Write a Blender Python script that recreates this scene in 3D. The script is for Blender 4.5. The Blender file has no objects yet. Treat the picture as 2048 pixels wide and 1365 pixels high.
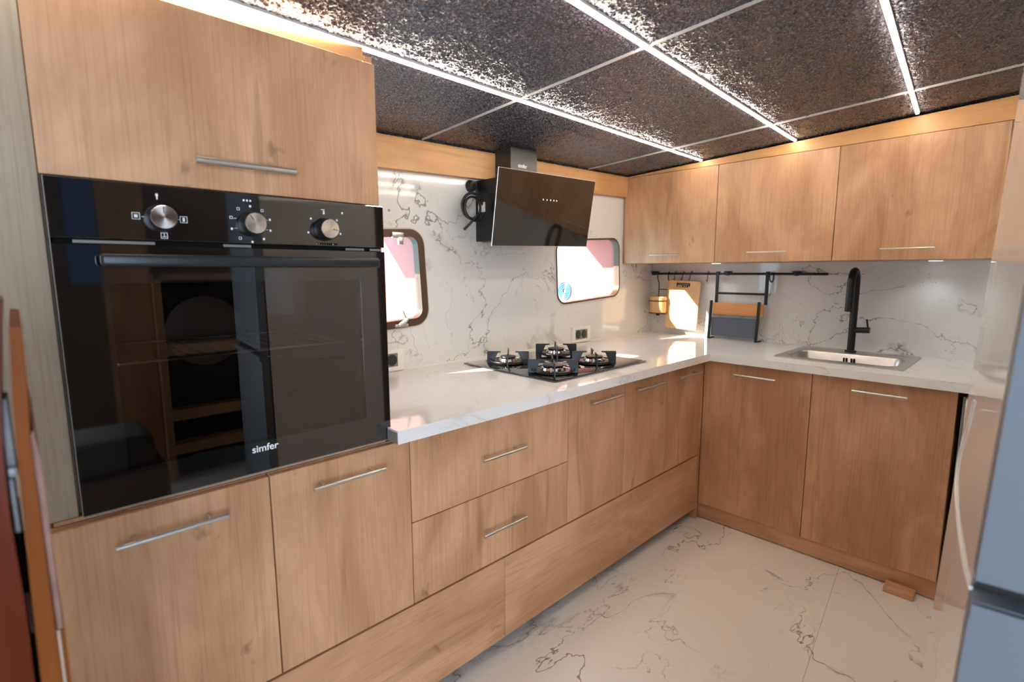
import bpy, bmesh, math, random
from mathutils import Vector, Matrix
random.seed(7)
S = bpy.context.scene
COL = S.collection

# ------------------------------------------------------------------ camera
CAM = Vector((-0.04747, -1.11117, 1.21175))
YAW, PITCH, ROLL = math.radians(45.98676), math.radians(7.78083), math.radians(-0.11288)
cd = bpy.data.cameras.new('camera')
cam = bpy.data.objects.new('camera', cd)
COL.objects.link(cam)
fw = Vector((math.cos(YAW)*math.cos(PITCH), math.sin(YAW)*math.cos(PITCH), -math.sin(PITCH)))
rt = Vector((math.sin(YAW), -math.cos(YAW), 0))
up = rt.cross(fw)
rt2 = rt*math.cos(ROLL) + up*math.sin(ROLL)
up2 = -rt*math.sin(ROLL) + up*math.cos(ROLL)
cam.matrix_world = Matrix(((rt2.x, up2.x, -fw.x, CAM.x), (rt2.y, up2.y, -fw.y, CAM.y),
                           (rt2.z, up2.z, -fw.z, CAM.z), (0, 0, 0, 1)))
cd.sensor_width = 36.0
cd.lens = 36.0*1024.787/2048
cd.clip_start = 0.02
cd.dof.use_dof = True
cd.dof.focus_distance = 1.9
cd.dof.aperture_fstop = 3.6
S.camera = cam

# ------------------------------------------------------------------ view
S.view_settings.view_transform = 'Standard'
S.view_settings.look = 'None'
S.view_settings.gamma = 1
S.view_settings.use_curve_mapping = False
S.view_settings.exposure = 0.98
S.cycles.use_denoising = True
S.cycles.max_bounces = 10
S.cycles.caustics_reflective = False
S.cycles.caustics_refractive = False
S.cycles.sample_clamp_indirect = 6

# ------------------------------------------------------------------ sky, sun, daylight
W = bpy.data.worlds.new('sky')
S.world = W
W.use_nodes = True
bg = W.node_tree.nodes['Background']
bg.inputs[0].default_value = (0.62, 0.80, 1.0, 1)
bg.inputs[1].default_value = 4.0

def light(name, kind, loc, direction, energy, color, **kw):
    ld = bpy.data.lights.new(name, kind)
    ld.energy = energy
    ld.color = color
    for k, v in kw.items():
        setattr(ld, k, v)
    o = bpy.data.objects.new(name, ld)
    COL.objects.link(o)
    o.location = loc
    o.rotation_euler = Vector(direction).to_track_quat('-Z', 'Y').to_euler()
    return o

SUN_DIR = Vector((1.0, -0.447, -0.44)).normalized()
light('sun', 'SUN', (0, 3, 4), SUN_DIR, 14.0, (1.0, 0.93, 0.82), angle=math.radians(0.6))
# daylight coming down the companionway behind the camera
light('companionway_daylight', 'AREA', (-0.80, -2.36, 1.05), (0.25, 1, -0.4), 11.0, (0.86, 0.93, 1.0),
      shape='RECTANGLE', size=1.3, size_y=1.2)

# ------------------------------------------------------------------ materials
def new_mat(name):
    m = bpy.data.materials.new(name)
    m.use_nodes = True
    return m, m.node_tree.nodes, m.node_tree.links, m.node_tree.nodes['Principled BSDF']

def simple(name, col, rough=0.5, metal=0.0, spec=0.5, noise=0.0, coat=0.0):
    m, N, K, b = new_mat(name)
    b.inputs['Base Color'].default_value = (*col, 1)
    b.inputs['Roughness'].default_value = rough
    b.inputs['Metallic'].default_value = metal
    b.inputs['Specular IOR Level'].default_value = spec
    b.inputs['Coat Weight'].default_value = coat
    tc = N.new('ShaderNodeTexCoord')
    nz = N.new('ShaderNodeTexNoise')
    nz.inputs['Scale'].default_value = 35
    nz.inputs['Detail'].default_value = 4
    K.new(tc.outputs['Object'], nz.inputs['Vector'])
    mr = N.new('ShaderNodeMapRange')
    mr.inputs['To Min'].default_value = max(0.0, rough - 0.04)
    mr.inputs['To Max'].default_value = rough + 0.04
    K.new(nz.outputs['Fac'], mr.inputs['Value'])
    K.new(mr.outputs['Result'], b.inputs['Roughness'])
    if noise:
        mx = N.new('ShaderNodeMix'); mx.data_type = 'RGBA'
        mx.inputs[6].default_value = (*[c*(1-noise) for c in col], 1)
        mx.inputs[7].default_value = (*[min(1, c*(1+noise)) for c in col], 1)
        K.new(nz.outputs['Fac'], mx.inputs[0])
        K.new(mx.outputs[2], b.inputs['Base Color'])
    return m

def ramp(N, stops):
    r = N.new('ShaderNodeValToRGB')
    e = r.color_ramp.elements
    while len(e) < len(stops):
        e.new(0.5)
    for i, (p, c) in enumerate(stops):
        e[i].position = p
        e[i].color = (*c, 1) if len(c) == 3 else c
    return r

def wood(name, light_c, mid_c, dark_c, grain='z', rough=0.42, fine=1.0, spec=0.4):
    m, N, K, b = new_mat(name)
    b.inputs['Specular IOR Level'].default_value = spec
    tc = N.new('ShaderNodeTexCoord')
    oi = N.new('ShaderNodeObjectInfo')
    ml = N.new('ShaderNodeVectorMath'); ml.operation = 'MULTIPLY_ADD'
    cmb = N.new('ShaderNodeCombineXYZ')
    for i, k in enumerate((23.0, 31.0, 17.0)):
        mm = N.new('ShaderNodeMath'); mm.operation = 'MULTIPLY'; mm.inputs[1].default_value = k
        K.new(oi.outputs['Random'], mm.inputs[0]); K.new(mm.outputs[0], cmb.inputs[i])
    ml.inputs[1].default_value = (1, 1, 1)
    K.new(tc.outputs['Object'], ml.inputs[0]); K.new(cmb.outputs[0], ml.inputs[2])
    def mp(along, across):
        q = N.new('ShaderNodeMapping')
        q.inputs['Scale'].default_value = [along if a == grain else across for a in 'xyz']
        K.new(ml.outputs[0], q.inputs['Vector'])
        return q
    def noise(vec, sc, det, dist=0.0, rgh=0.55):
        n = N.new('ShaderNodeTexNoise')
        n.inputs['Scale'].default_value = sc; n.inputs['Detail'].default_value = det
        n.inputs['Distortion'].default_value = dist; n.inputs['Roughness'].default_value = rgh
        K.new(vec.outputs[0], n.inputs['Vector'])
        return n
    blotch = noise(mp(0.8, 1.9), 3.0, 5, 0.7)
    r1 = ramp(N, [(0.38, mid_c), (0.50, tuple((a+c)/2 for a, c in zip(light_c, mid_c))), (0.62, light_c)])
    K.new(blotch.outputs['Fac'], r1.inputs['Fac'])
    grainn = noise(mp(1.1, 48), 4.0, 5, 0.2, 0.62)
    r2 = ramp(N, [(0.34, (0.82, 0.79, 0.76)), (0.52, (1, 1, 1)), (0.75, (1.0, 1.0, 1.0))])
    K.new(grainn.outputs['Fac'], r2.inputs['Fac'])
    mx = N.new('ShaderNodeMix'); mx.data_type = 'RGBA'; mx.blend_type = 'MULTIPLY'
    mx.inputs[0].default_value = 0.85*fine
    K.new(r1.outputs[0], mx.inputs[6]); K.new(r2.outputs[0], mx.inputs[7])
    # darker heart streaks along the grain
    st = noise(mp(0.45, 6.0), 3.1, 4, 1.2)
    r3 = ramp(N, [(0.60, (0, 0, 0)), (0.76, (1, 1, 1))])
    K.new(st.outputs['Fac'], r3.inputs['Fac'])
    f3 = N.new('ShaderNodeMath'); f3.operation = 'MULTIPLY'; f3.inputs[1].default_value = 0.50
    K.new(r3.outputs[0], f3.inputs[0])
    mx2 = N.new('ShaderNodeMix'); mx2.data_type = 'RGBA'
    K.new(f3.outputs[0], mx2.inputs[0]); K.new(mx.outputs[2], mx2.inputs[6])
    mx2.inputs[7].default_value = (*dark_c, 1)
    # small knots
    vo = N.new('ShaderNodeTexVoronoi'); vo.inputs['Scale'].default_value = 7.0
    dv = mp(0.45, 1.0)
    wob = noise(mp(6, 9), 2.0, 3)
    ad = N.new('ShaderNodeVectorMath'); ad.operation = 'MULTIPLY_ADD'
    ad.inputs[1].default_value = (0.14, 0.14, 0.14)
    K.new(wob.outputs['Color'], ad.inputs[0]); K.new(dv.outputs[0], ad.inputs[2])
    K.new(ad.outputs[0], vo.inputs['Vector'])
    r4 = ramp(N, [(0.03, (1, 1, 1)), (0.13, (0, 0, 0))])
    K.new(vo.outputs['Distance'], r4.inputs['Fac'])
    sep = N.new('ShaderNodeSeparateColor')
    K.new(vo.outputs['Color'], sep.inputs[0])
    gt = N.new('ShaderNodeMath'); gt.operation = 'GREATER_THAN'; gt.inputs[1].default_value = 0.30
    K.new(sep.outputs[0], gt.inputs[0])
    f4 = N.new('ShaderNodeMath'); f4.operation = 'MULTIPLY'
    K.new(r4.outputs[0], f4.inputs[0]); K.new(gt.outputs[0], f4.inputs[1])
    f5 = N.new('ShaderNodeMath'); f5.operation = 'MULTIPLY'; f5.inputs[1].default_value = 0.62
    K.new(f4.outputs[0], f5.inputs[0])
    mx3 = N.new('ShaderNodeMix'); mx3.data_type = 'RGBA'
    K.new(f5.outputs[0], mx3.inputs[0]); K.new(mx2.outputs[2], mx3.inputs[6])
    mx3.inputs[7].default_value = (*[c*0.7 for c in dark_c], 1)
    K.new(mx3.outputs[2], b.inputs['Base Color'])
    b.inputs['Roughness'].default_value = rough
    bp = N.new('ShaderNodeBump'); bp.inputs['Strength'].default_value = 0.12; bp.inputs['Distance'].default_value = 0.001
    K.new(grainn.outputs['Fac'], bp.inputs['Height']); K.new(bp.outputs[0], b.inputs['Normal'])
    return m

OAK = ((0.63, 0.362, 0.200), (0.46, 0.238, 0.120), (0.21, 0.105, 0.055))
oak_z = wood('oak_upright_grain', *OAK, grain='z')
oak_x = wood('oak_grain_along_counter', *OAK, grain='x')
oak_y = wood('oak_grain_along_end_wall', *OAK, grain='y')
PINE = ((0.66, 0.36, 0.15), (0.55, 0.28, 0.11), (0.38, 0.17, 0.06))
pine_x = wood('pine_along_beam', *PINE, grain='x', fine=0.5)
pine_y = wood('pine_along_end_wall', *PINE, grain='y', fine=0.5)
ash_z = wood('pale_ash_panel', (0.40, 0.32, 0.24), (0.32, 0.25, 0.185), (0.26, 0.20, 0.14), grain='z')
board_wood = wood('cutting_board_wood', (0.72, 0.46, 0.22), (0.66, 0.40, 0.18), (0.5, 0.28, 0.12), grain='z', fine=0.4)
rack_wood = wood('rack_wood', (0.72, 0.34, 0.11), (0.66, 0.29, 0.09), (0.5, 0.2, 0.06), grain='y', fine=0.4)
mahogany = wood('red_varnish_mahogany', (0.11, 0.018, 0.005), (0.07, 0.011, 0.003), (0.03, 0.006, 0.003), grain='z', rough=0.3, spec=0.1)
teak = wood('orange_varnished_teak', (0.20, 0.055, 0.007), (0.14, 0.035, 0.005), (0.08, 0.025, 0.012), grain='z', rough=0.5, spec=0.1)
dark_wood = wood('dark_walnut', (0.16, 0.085, 0.05), (0.11, 0.055, 0.03), (0.05, 0.025, 0.015), grain='z')

def marble(name, base, vein, scale=1.0, rough=0.08, joints=False, veinamt=1.0, seed=(0, 0, 0)):
    m, N, K, b = new_mat(name)
    tc = N.new('ShaderNodeTexCoord')
    mp = N.new('ShaderNodeMapping')
    mp.inputs['Location'].default_value = seed
    mp.inputs['Scale'].default_value = (scale*0.85, scale*1.25, scale*1.2)
    mp.inputs['Rotation'].default_value = (0.35, 0.62, 0.75)
    K.new(tc.outputs['Object'], mp.inputs['Vector'])
    def noise(sc, det, dist, rg=0.6, off=None):
        n = N.new('ShaderNodeTexNoise')
        n.inputs['Scale'].default_value = sc; n.inputs['Detail'].default_value = det
        n.inputs['Roughness'].default_value = rg; n.inputs['Distortion'].default_value = dist
        if off:
            o = N.new('ShaderNodeVectorMath'); o.operation = 'ADD'; o.inputs[1].default_value = off
            K.new(mp.outputs[0], o.inputs[0]); K.new(o.outputs[0], n.inputs['Vector'])
        else:
            K.new(mp.outputs[0], n.inputs['Vector'])
        return n
    def line(n, width):
        s = N.new('ShaderNodeMath'); s.operation = 'SUBTRACT'; s.inputs[1].default_value = 0.5
        K.new(n.outputs['Fac'], s.inputs[0])
        a = N.new('ShaderNodeMath'); a.operation = 'ABSOLUTE'; K.new(s.outputs[0], a.inputs[0])
        r = N.new('ShaderNodeMapRange'); r.interpolation_type = 'SMOOTHSTEP'
        r.inputs['From Min'].default_value = width; r.inputs['From Max'].default_value = 0.0
        K.new(a.outputs[0], r.inputs['Value'])
        return r
    def band(n, lo, hi):
        r = N.new('ShaderNodeMapRange'); r.interpolation_type = 'SMOOTHSTEP'
        r.inputs['From Min'].default_value = lo; r.inputs['From Max'].default_value = hi
        K.new(n.outputs['Fac'], r.inputs['Value'])
        return r
    def mul(a, c, k=None):
        q = N.new('ShaderNodeMath'); q.operation = 'MULTIPLY'
        K.new(a.outputs[0], q.inputs[0])
        if k is None: K.new(c.outputs[0], q.inputs[1])
        else: q.inputs[1].default_value = k
        return q
    def mix(fac, c0, col):
        q = N.new('ShaderNodeMix'); q.data_type = 'RGBA'
        K.new(fac.outputs[0], q.inputs[0])
        if isinstance(c0, tuple): q.inputs[6].default_value = (*c0, 1)
        else: K.new(c0.outputs[2], q.inputs[6])
        q.inputs[7].default_value = (*col, 1)
        return q
    thin = mul(line(noise(1.35, 6, 0.6, 0.56), 0.0050), band(noise(1.4, 3, 0.2, 0.5, (7, 3, 1)), 0.36, 0.52))
    thin2 = mul(line(noise(2.2, 6, 0.8, 0.55, (3, 11, 5)), 0.004), band(noise(2.1, 3, 0.2, 0.5, (1, 9, 4)), 0.46, 0.60))
    wide = mul(line(noise(1.35, 6, 0.6, 0.56), 0.034), band(noise(2.6, 4, 0.4, 0.6, (2, 6, 8)), 0.50, 0.66))
    cloud = band(noise(1.1, 4, 0.5, 0.5, (5, 5, 2)), 0.42, 0.75)
    c = mix(mul(cloud, None, 0.22), base, tuple(x*0.80 for x in base))
    c = mix(mul(wide, None, 0.62*veinamt), c, tuple((v+x*0.6)/1.6 for v, x in zip(vein, base)))
    c = mix(mul(thin2, None, 0.6*veinamt), c, vein)
    c = mix(mul(thin, None, 0.85*veinamt), c, vein)
    if joints:   # one hairline tile joint along x at y = joints
        sp = N.new('ShaderNodeSeparateXYZ'); K.new(tc.outputs['Object'], sp.inputs[0])
        a = N.new('ShaderNodeMath'); a.operation = 'SUBTRACT'; a.inputs[1].default_value = joints
        K.new(sp.outputs['Y'], a.inputs[0])
        tw = N.new('ShaderNodeMath'); tw.operation = 'MULTIPLY_ADD'; tw.inputs[1].default_value = -0.118; tw.inputs[2].default_value = 0.225
        K.new(sp.outputs['X'], tw.inputs[0])
        sm = N.new('ShaderNodeMath'); sm.operation = 'ADD'
        K.new(a.outputs[0], sm.inputs[0]); K.new(tw.outputs[0], sm.inputs[1])
        ab = N.new('ShaderNodeMath'); ab.operation = 'ABSOLUTE'; K.new(sm.outputs[0], ab.inputs[0])
        lt = N.new('ShaderNodeMath'); lt.operation = 'LESS_THAN'; lt.inputs[1].default_value = 0.0012
        K.new(ab.outputs[0], lt.inputs[0])
        c = mix(mul(lt, None, 0.6), c, (0.35, 0.32, 0.29))
    K.new(c.outputs[2], b.inputs['Base Color'])
    b.inputs['Roughness'].default_value = rough
    return m

wall_marble = marble('wall_marble', (0.72, 0.69, 0.65), (0.20, 0.18, 0.16), 1.25, 0.07, seed=(0.3, 0.1, 0.6))
floor_marble = marble('floor_marble', (0.80, 0.735, 0.675), (0.22, 0.18, 0.155), 1.3, 0.12, veinamt=1.1, joints=-0.678, seed=(2.2, 4.3, 0.0))
top_marble = marble('worktop_marble', (0.82, 0.80, 0.78), (0.36, 0.32, 0.30), 0.7, 0.06, veinamt=0.3, seed=(5.1, 1.2, 2.2))

def ceiling_mat():
    m, N, K, b = new_mat('black_crinkled_vinyl')
    tc = N.new('ShaderNodeTexCoord')
    nz = N.new('ShaderNodeTexNoise'); nz.inputs['Scale'].default_value = 60; nz.inputs['Detail'].default_value = 3
    K.new(tc.outputs['Object'], nz.inputs['Vector'])
    ad = N.new('ShaderNodeVectorMath'); ad.operation = 'MULTIPLY_ADD'; ad.inputs[1].default_value = (0.022, 0.022, 0.022)
    K.new(nz.outputs['Color'], ad.inputs[0]); K.new(tc.outputs['Object'], ad.inputs[2])
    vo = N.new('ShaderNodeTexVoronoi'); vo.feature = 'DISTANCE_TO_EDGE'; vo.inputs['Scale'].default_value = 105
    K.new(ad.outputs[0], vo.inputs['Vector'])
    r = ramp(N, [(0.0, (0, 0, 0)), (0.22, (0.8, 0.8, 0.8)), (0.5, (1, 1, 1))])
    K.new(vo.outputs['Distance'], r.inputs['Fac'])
    n2 = N.new('ShaderNodeTexNoise'); n2.inputs['Scale'].default_value = 130; n2.inputs['Detail'].default_value = 5
    n2.inputs['Roughness'].default_value = 0.65
    K.new(tc.outputs['Object'], n2.inputs['Vector'])
    mx = N.new('ShaderNodeMix'); mx.data_type = 'FLOAT'; mx.inputs[0].default_value = 0.55
    K.new(r.outputs[0], mx.inputs[2]); K.new(n2.outputs['Fac'], mx.inputs[3])
    bp = N.new('ShaderNodeBump'); bp.inputs['Strength'].default_value = 0.6; bp.inputs['Distance'].default_value = 0.003
    K.new(mx.outputs[0], bp.inputs['Height']); K.new(bp.outputs[0], b.inputs['Normal'])
    cr = ramp(N, [(0.015, (0.005, 0.005, 0.006)), (0.09, (0.070, 0.067, 0.082)), (0.22, (0.150, 0.143, 0.180))])  # crease shade and violet daylight sheen painted into the vinyl colour
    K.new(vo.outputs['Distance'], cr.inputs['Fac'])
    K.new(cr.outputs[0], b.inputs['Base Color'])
    b.inputs['Roughness'].default_value = 0.24
    b.inputs['Specular IOR Level'].default_value = 1.0
    return m
vinyl = ceiling_mat()

def emit(name, col, strength):
    m, N, K, b = new_mat(name)
    b.inputs['Base Color'].default_value = (0.8, 0.8, 0.8, 1)
    b.inputs['Emission Color'].default_value = (*col, 1)
    b.inputs['Emission Strength'].default_value = strength
    return m
led_mat = emit('warm_led_diffuser', (1.0, 0.88, 0.74), 32.0)
puck_mat = emit('cool_puck_diffuser', (0.85, 0.95, 1.0), 2.5)

def thin_glass(name, tint, ior):
    m, N, K, b = new_mat(name)
    N.remove(b)
    out = N['Material Output']
    t = N.new('ShaderNodeBsdfTransparent'); t.inputs[0].default_value = (*tint, 1)
    g = N.new('ShaderNodeBsdfGlossy'); g.inputs['Roughness'].default_value = 0.01
    g.inputs[0].default_value = (0.9, 0.9, 0.9, 1)
    f = N.new('ShaderNodeFresnel')
    ge = N.new('ShaderNodeNewGeometry')
    io = N.new('ShaderNodeMapRange'); io.inputs['To Min'].default_value = ior; io.inputs['To Max'].default_value = 1/ior
    K.new(ge.outputs['Backfacing'], io.inputs['Value']); K.new(io.outputs['Result'], f.inputs[0])
    mx = N.new('ShaderNodeMixShader')
    K.new(f.outputs[0], mx.inputs[0]); K.new(t.outputs[0], mx.inputs[1]); K.new(g.outputs[0], mx.inputs[2])
    K.new(mx.outputs[0], out.inputs[0])
    return m
clear_glass = thin_glass('clear_window_glass', (0.95, 0.97, 0.97), 1.5)
smoked_glass = thin_glass('smoked_oven_glass', (0.62, 0.58, 0.55), 1.85)

black_glass = simple('black_glass', (0.006, 0.006, 0.006), 0.045, 0, 1.0, coat=1.0)
hood_glass = simple('reflection_brown_glass', (0.014, 0.010, 0.007), 0.05, 0, 0.9, coat=0.5)  # brown of the reflected cabin is put into this base colour
black_metal = simple('matt_black_metal', (0.012, 0.012, 0.012), 0.40, 0, 0.35)
black_satin = simple('satin_black_handle', (0.025, 0.027, 0.030), 0.30, 0.3, 0.5)
black_rubber = simple('black_rubber', (0.015, 0.014, 0.014), 0.5)
black_void = simple('black_gap', (0.004, 0.004, 0.004), 0.8, 0, 0.1)
enamel = simple('dark_enamel', (0.035, 0.033, 0.032), 0.3)
steel = simple('brushed_steel', (0.64, 0.62, 0.59), 0.36, 1.0)
chrome = simple('chrome', (0.78, 0.76, 0.73), 0.13, 1.0)
sink_steel = simple('sink_steel', (0.60, 0.58, 0.55), 0.33, 1.0)
bronze = simple('brown_bronze', (0.11, 0.065, 0.04), 0.42, 0.4)
white_plastic = simple('cream_plastic', (0.80, 0.75, 0.66), 0.35)
grey_plastic = simple('grey_plastic', (0.22, 0.20, 0.19), 0.4)
dark_plastic = simple('dark_plastic', (0.03, 0.028, 0.027), 0.4)
white_enamel = simple('white_appliance', (0.74, 0.73, 0.72), 0.3)
fridge_white = simple('glossy_white_fridge', (0.80, 0.76, 0.73), 0.045, 0, 0.45)
fridge_grey = simple('silver_grey_fridge', (0.165, 0.19, 0.225), 0.42, 0.2)
logo_white = simple('logo_silver', (0.85, 0.85, 0.86), 0.4)
pink_paint = simple('pink_deck_paint', (0.46, 0.12, 0.085), 0.4)
white_paint = simple('white_deck_paint', (0.85, 0.82, 0.78), 0.4)
blue_rope = simple('blue_rope_fibre', (0.06, 0.24, 0.55), 0.7, noise=0.3)
sea_mat = simple('teal_sea_water', (0.05, 0.36, 0.42), 0.25, noise=0.3)
pale_wall = simple('pale_cabin_lining', (0.62, 0.55, 0.50), 0.45)
sky_blue = simple('sky_blue_stand_in', (0.06, 0.16, 0.42), 0.4)  # sky colour for the stand-in board behind the camera
screen_mat = simple('blue_grey_glossy_panel', (0.10, 0.12, 0.16), 0.16)
alu = simple('worktop_end_aluminium', (0.36, 0.32, 0.29), 0.4, 0.5)
latch_grey = simple('worn_grey_latch', (0.20, 0.20, 0.20), 0.5, 0.5, noise=0.5)
worn = simple('worn_pale_wood', (0.22, 0.10, 0.07), 0.6, noise=0.7)
pale_lath = simple('pale_bare_lath', (0.40, 0.29, 0.22), 0.6, noise=0.2)
joint_mat = simple('pale_joint_strip', (0.50, 0.47, 0.44), 0.35)
cushion_mat = simple('grey_linen', (0.09, 0.085, 0.07), 0.9, noise=0.3)

# ------------------------------------------------------------------ mesh helpers
class MB:
    def __init__(s):
        s.bm = bmesh.new()
    def _merge(s, b, mtx=None, smooth=False):
        if mtx is not None:
            bmesh.ops.transform(b, matrix=mtx, verts=b.verts)
        for f in b.faces:
            f.smooth = smooth
        me = bpy.data.meshes.new('tmp')
        b.to_mesh(me); b.free()
        s.bm.from_mesh(me)
        bpy.data.meshes.remove(me)
        return s
    def box(s, x0, x1, y0, y1, z0, z1, bevel=0.0, mtx=None, seg=2):
        b = bmesh.new()
        bmesh.ops.create_cube(b, size=1)
        bmesh.ops.transform(b, matrix=Matrix.Translation(((x0+x1)/2, (y0+y1)/2, (z0+z1)/2)) @
                            Matrix.Diagonal((abs(x1-x0), abs(y1-y0), abs(z1-z0), 1)), verts=b.verts)
        if bevel:
            bmesh.ops.bevel(b, geom=b.edges[:], offset=bevel, segments=seg, affect='EDGES', profile=0.5)
        return s._merge(b, mtx)
    def hexa(s, pts):
        """8 points: bottom ring of four, then top ring of four"""
        b = bmesh.new()
        v = [b.verts.new(p) for p in pts]
        for q in ((0, 3, 2, 1), (4, 5, 6, 7), (0, 1, 5, 4), (1, 2, 6, 5), (2, 3, 7, 6), (3, 0, 4, 7)):
            b.faces.new([v[i] for i in q])
        bmesh.ops.recalc_face_normals(b, faces=b.faces)
        return s._merge(b)
    def tube(s, pts, r, n=12, closed=False, radii=None):
        pts = [Vector(p) for p in pts]
        b = bmesh.new()
        rings = []
        L = len(pts)
        prev = None
        for i, p in enumerate(pts):
            a = pts[(i-1) % L] if (closed or i > 0) else p
            c = pts[(i+1) % L] if (closed or i < L-1) else p
            t = (c-a).normalized()
            if prev is None:
                ref = Vector((0, 0, 1)) if abs(t.z) < 0.9 else Vector((1, 0, 0))
                u = t.cross(ref).normalized()
            else:
                u = (prev - t*prev.dot(t)).normalized()
            prev = u
            w = t.cross(u)
            rr = radii[i] if radii else r
            rings.append([b.verts.new(p + (u*math.cos(2*math.pi*k/n) + w*math.sin(2*math.pi*k/n))*rr) for k in range(n)])
        for i in range(L if closed else L-1):
            A, B = rings[i], rings[(i+1) % L]
            for k in range(n):
                b.faces.new((A[k], A[(k+1) % n], B[(k+1) % n], B[k]))
        for f in b.faces: f.smooth = True
        if not closed:
            b.faces.new(rings[0][::-1]); b.faces.new(rings[-1])
        bmesh.ops.recalc_face_normals(b, faces=b.faces)
        sm = [f.smooth for f in b.faces]
        me = bpy.data.meshes.new('tmp'); b.to_mesh(me); b.free(); s.bm.from_mesh(me); bpy.data.meshes.remove(me)
        return s
    def lathe(s, prof, n=32, mtx=None, cap=True):
        """prof: (r, z) list"""
        b = bmesh.new()
        rings = [[b.verts.new((r*math.cos(2*math.pi*k/n), r*math.sin(2*math.pi*k/n), z)) for k in range(n)] for r, z in prof]
        for A, B in zip(rings, rings[1:]):
            for k in range(n):
                f = b.faces.new((A[k], A[(k+1) % n], B[(k+1) % n], B[k]))
        if cap:
            b.faces.new(rings[0][::-1]); b.faces.new(rings[-1])
        bmesh.ops.recalc_face_normals(b, faces=b.faces)
        return s._merge(b, mtx, False)
    def plate(s, outer, holes, t, mtx=None):
        """outline in local XY with holes, thickness along +Z"""
        b = bmesh.new()
        es = []
        for lp in [outer] + list(holes):
            vs = [b.verts.new((p[0], p[1], 0)) for p in lp]
            es += [b.edges.new((vs[i], vs[(i+1) % len(vs)])) for i in range(len(vs))]
        bmesh.ops.triangle_fill(b, use_beauty=True, use_dissolve=False, edges=es)
        bmesh.ops.dissolve_limit(b, angle_limit=0.01, verts=b.verts[:], edges=b.edges[:]) if not holes else None
        r = bmesh.ops.extrude_face_region(b, geom=b.faces[:])
        bmesh.ops.translate(b, vec=(0, 0, t), verts=[g for g in r['geom'] if isinstance(g, bmesh.types.BMVert)])
        bmesh.ops.recalc_face_normals(b, faces=b.faces)
        return s._merge(b, mtx)
    def sphere(s, c, r, sx=1, sy=1, sz=1, n=16):
        b = bmesh.new()
        bmesh.ops.create_uvsphere(b, u_segments=n, v_segments=n//2, radius=r)
        return s._merge(b, Matrix.Translation(c) @ Matrix.Diagonal((sx, sy, sz, 1)), True)

def rrect(x0, x1, y0, y1, r, n=6):
    pts = []
    for cx, cy, a0 in ((x1-r, y1-r, 0), (x0+r, y1-r, 90), (x0+r, y0+r, 180), (x1-r, y0+r, 270)):
        for i in range(n+1):
            a = math.radians(a0 + 90*i/n)
            pts.append((cx+r*math.cos(a), cy+r*math.sin(a)))
    return pts

def circ(cx, cy, r, n=24):
    return [(cx+r*math.cos(2*math.pi*i/n), cy+r*math.sin(2*math.pi*i/n)) for i in range(n)]

def axes(o, ex, ey, ez):
    return Matrix(((ex[0], ey[0], ez[0], o[0]), (ex[1], ey[1], ez[1], o[1]), (ex[2], ey[2], ez[2], o[2]), (0, 0, 0, 1)))
# local (a, b, t) -> world: XZ plane facing -y (t goes to +y), and YZ plane facing -x (t goes to +x)
def XZ(y): return axes((0, y, 0), (1, 0, 0), (0, 0, 1), (0, 1, 0))
def YZ(x): return axes((x, 0, 0), (0, 1, 0), (0, 0, 1), (1, 0, 0))

def wloc(o):
    v = Vector((0, 0, 0))
    while o is not None:
        v += o.location; o = o.parent
    return v
def obj(name, mb, mat, parent=None, origin=None):
    bm = mb.bm
    base = wloc(parent) if parent is not None else Vector(origin or (0, 0, 0))
    off = base
    bmesh.ops.translate(bm, vec=-off, verts=bm.verts)
    if name != 'ceiling':
        bm.normal_update()
        for f in bm.faces: f.smooth = True
        for e in bm.edges:
            e.smooth = len(e.link_faces) == 2 and e.calc_face_angle(9) < 0.6
    me = bpy.data.meshes.new(name)
    bm.to_mesh(me); bm.free()
    me.materials.append(mat)
    o = bpy.data.objects.new(name, me)
    COL.objects.link(o)
    if parent is not None: o.parent = parent
    else: o.location = base
    return o
def tag(o, label, cat, group=None):
    o['label'] = label; o['category'] = cat
    if group: o['group'] = group
    return o
def thing(name, label, cat, loc, group=None):
    o = bpy.data.objects.new(name, None)
    COL.objects.link(o)
    o.location = loc
    o.empty_display_size = 0.05
    return tag(o, label, cat, group)
def struct(name, mb, mat, parent=None, origin=None):
    o = obj(name, mb, mat, parent, origin)
    if parent is None: o['kind'] = 'structure'
    return o
def text_mesh(txt, size, mtx, bold=0.0, ext=0.0004):
    c = bpy.data.curves.new('tmp_text', 'FONT')
    c.body = txt; c.size = size; c.extrude = ext; c.offset = bold
    c.align_x = 'CENTER'; c.align_y = 'CENTER'
    o = bpy.data.objects.new('tmp_text', c)
    COL.objects.link(o)
    dg = bpy.context.evaluated_depsgraph_get()
    me = bpy.data.meshes.new_from_object(o.evaluated_get(dg))
    bpy.data.objects.remove(o); bpy.data.curves.remove(c)
    mb = MB()
    mb.bm.from_mesh(me)
    bpy.data.meshes.remove(me)
    bmesh.ops.transform(mb.bm, matrix=mtx, verts=mb.bm.verts)
    return mb

def zc(x, y):                 # underside of the cambered ceiling
    return 1.739 + 0.0242*(x-2.474) - 0.049*(y-0.584)

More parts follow.
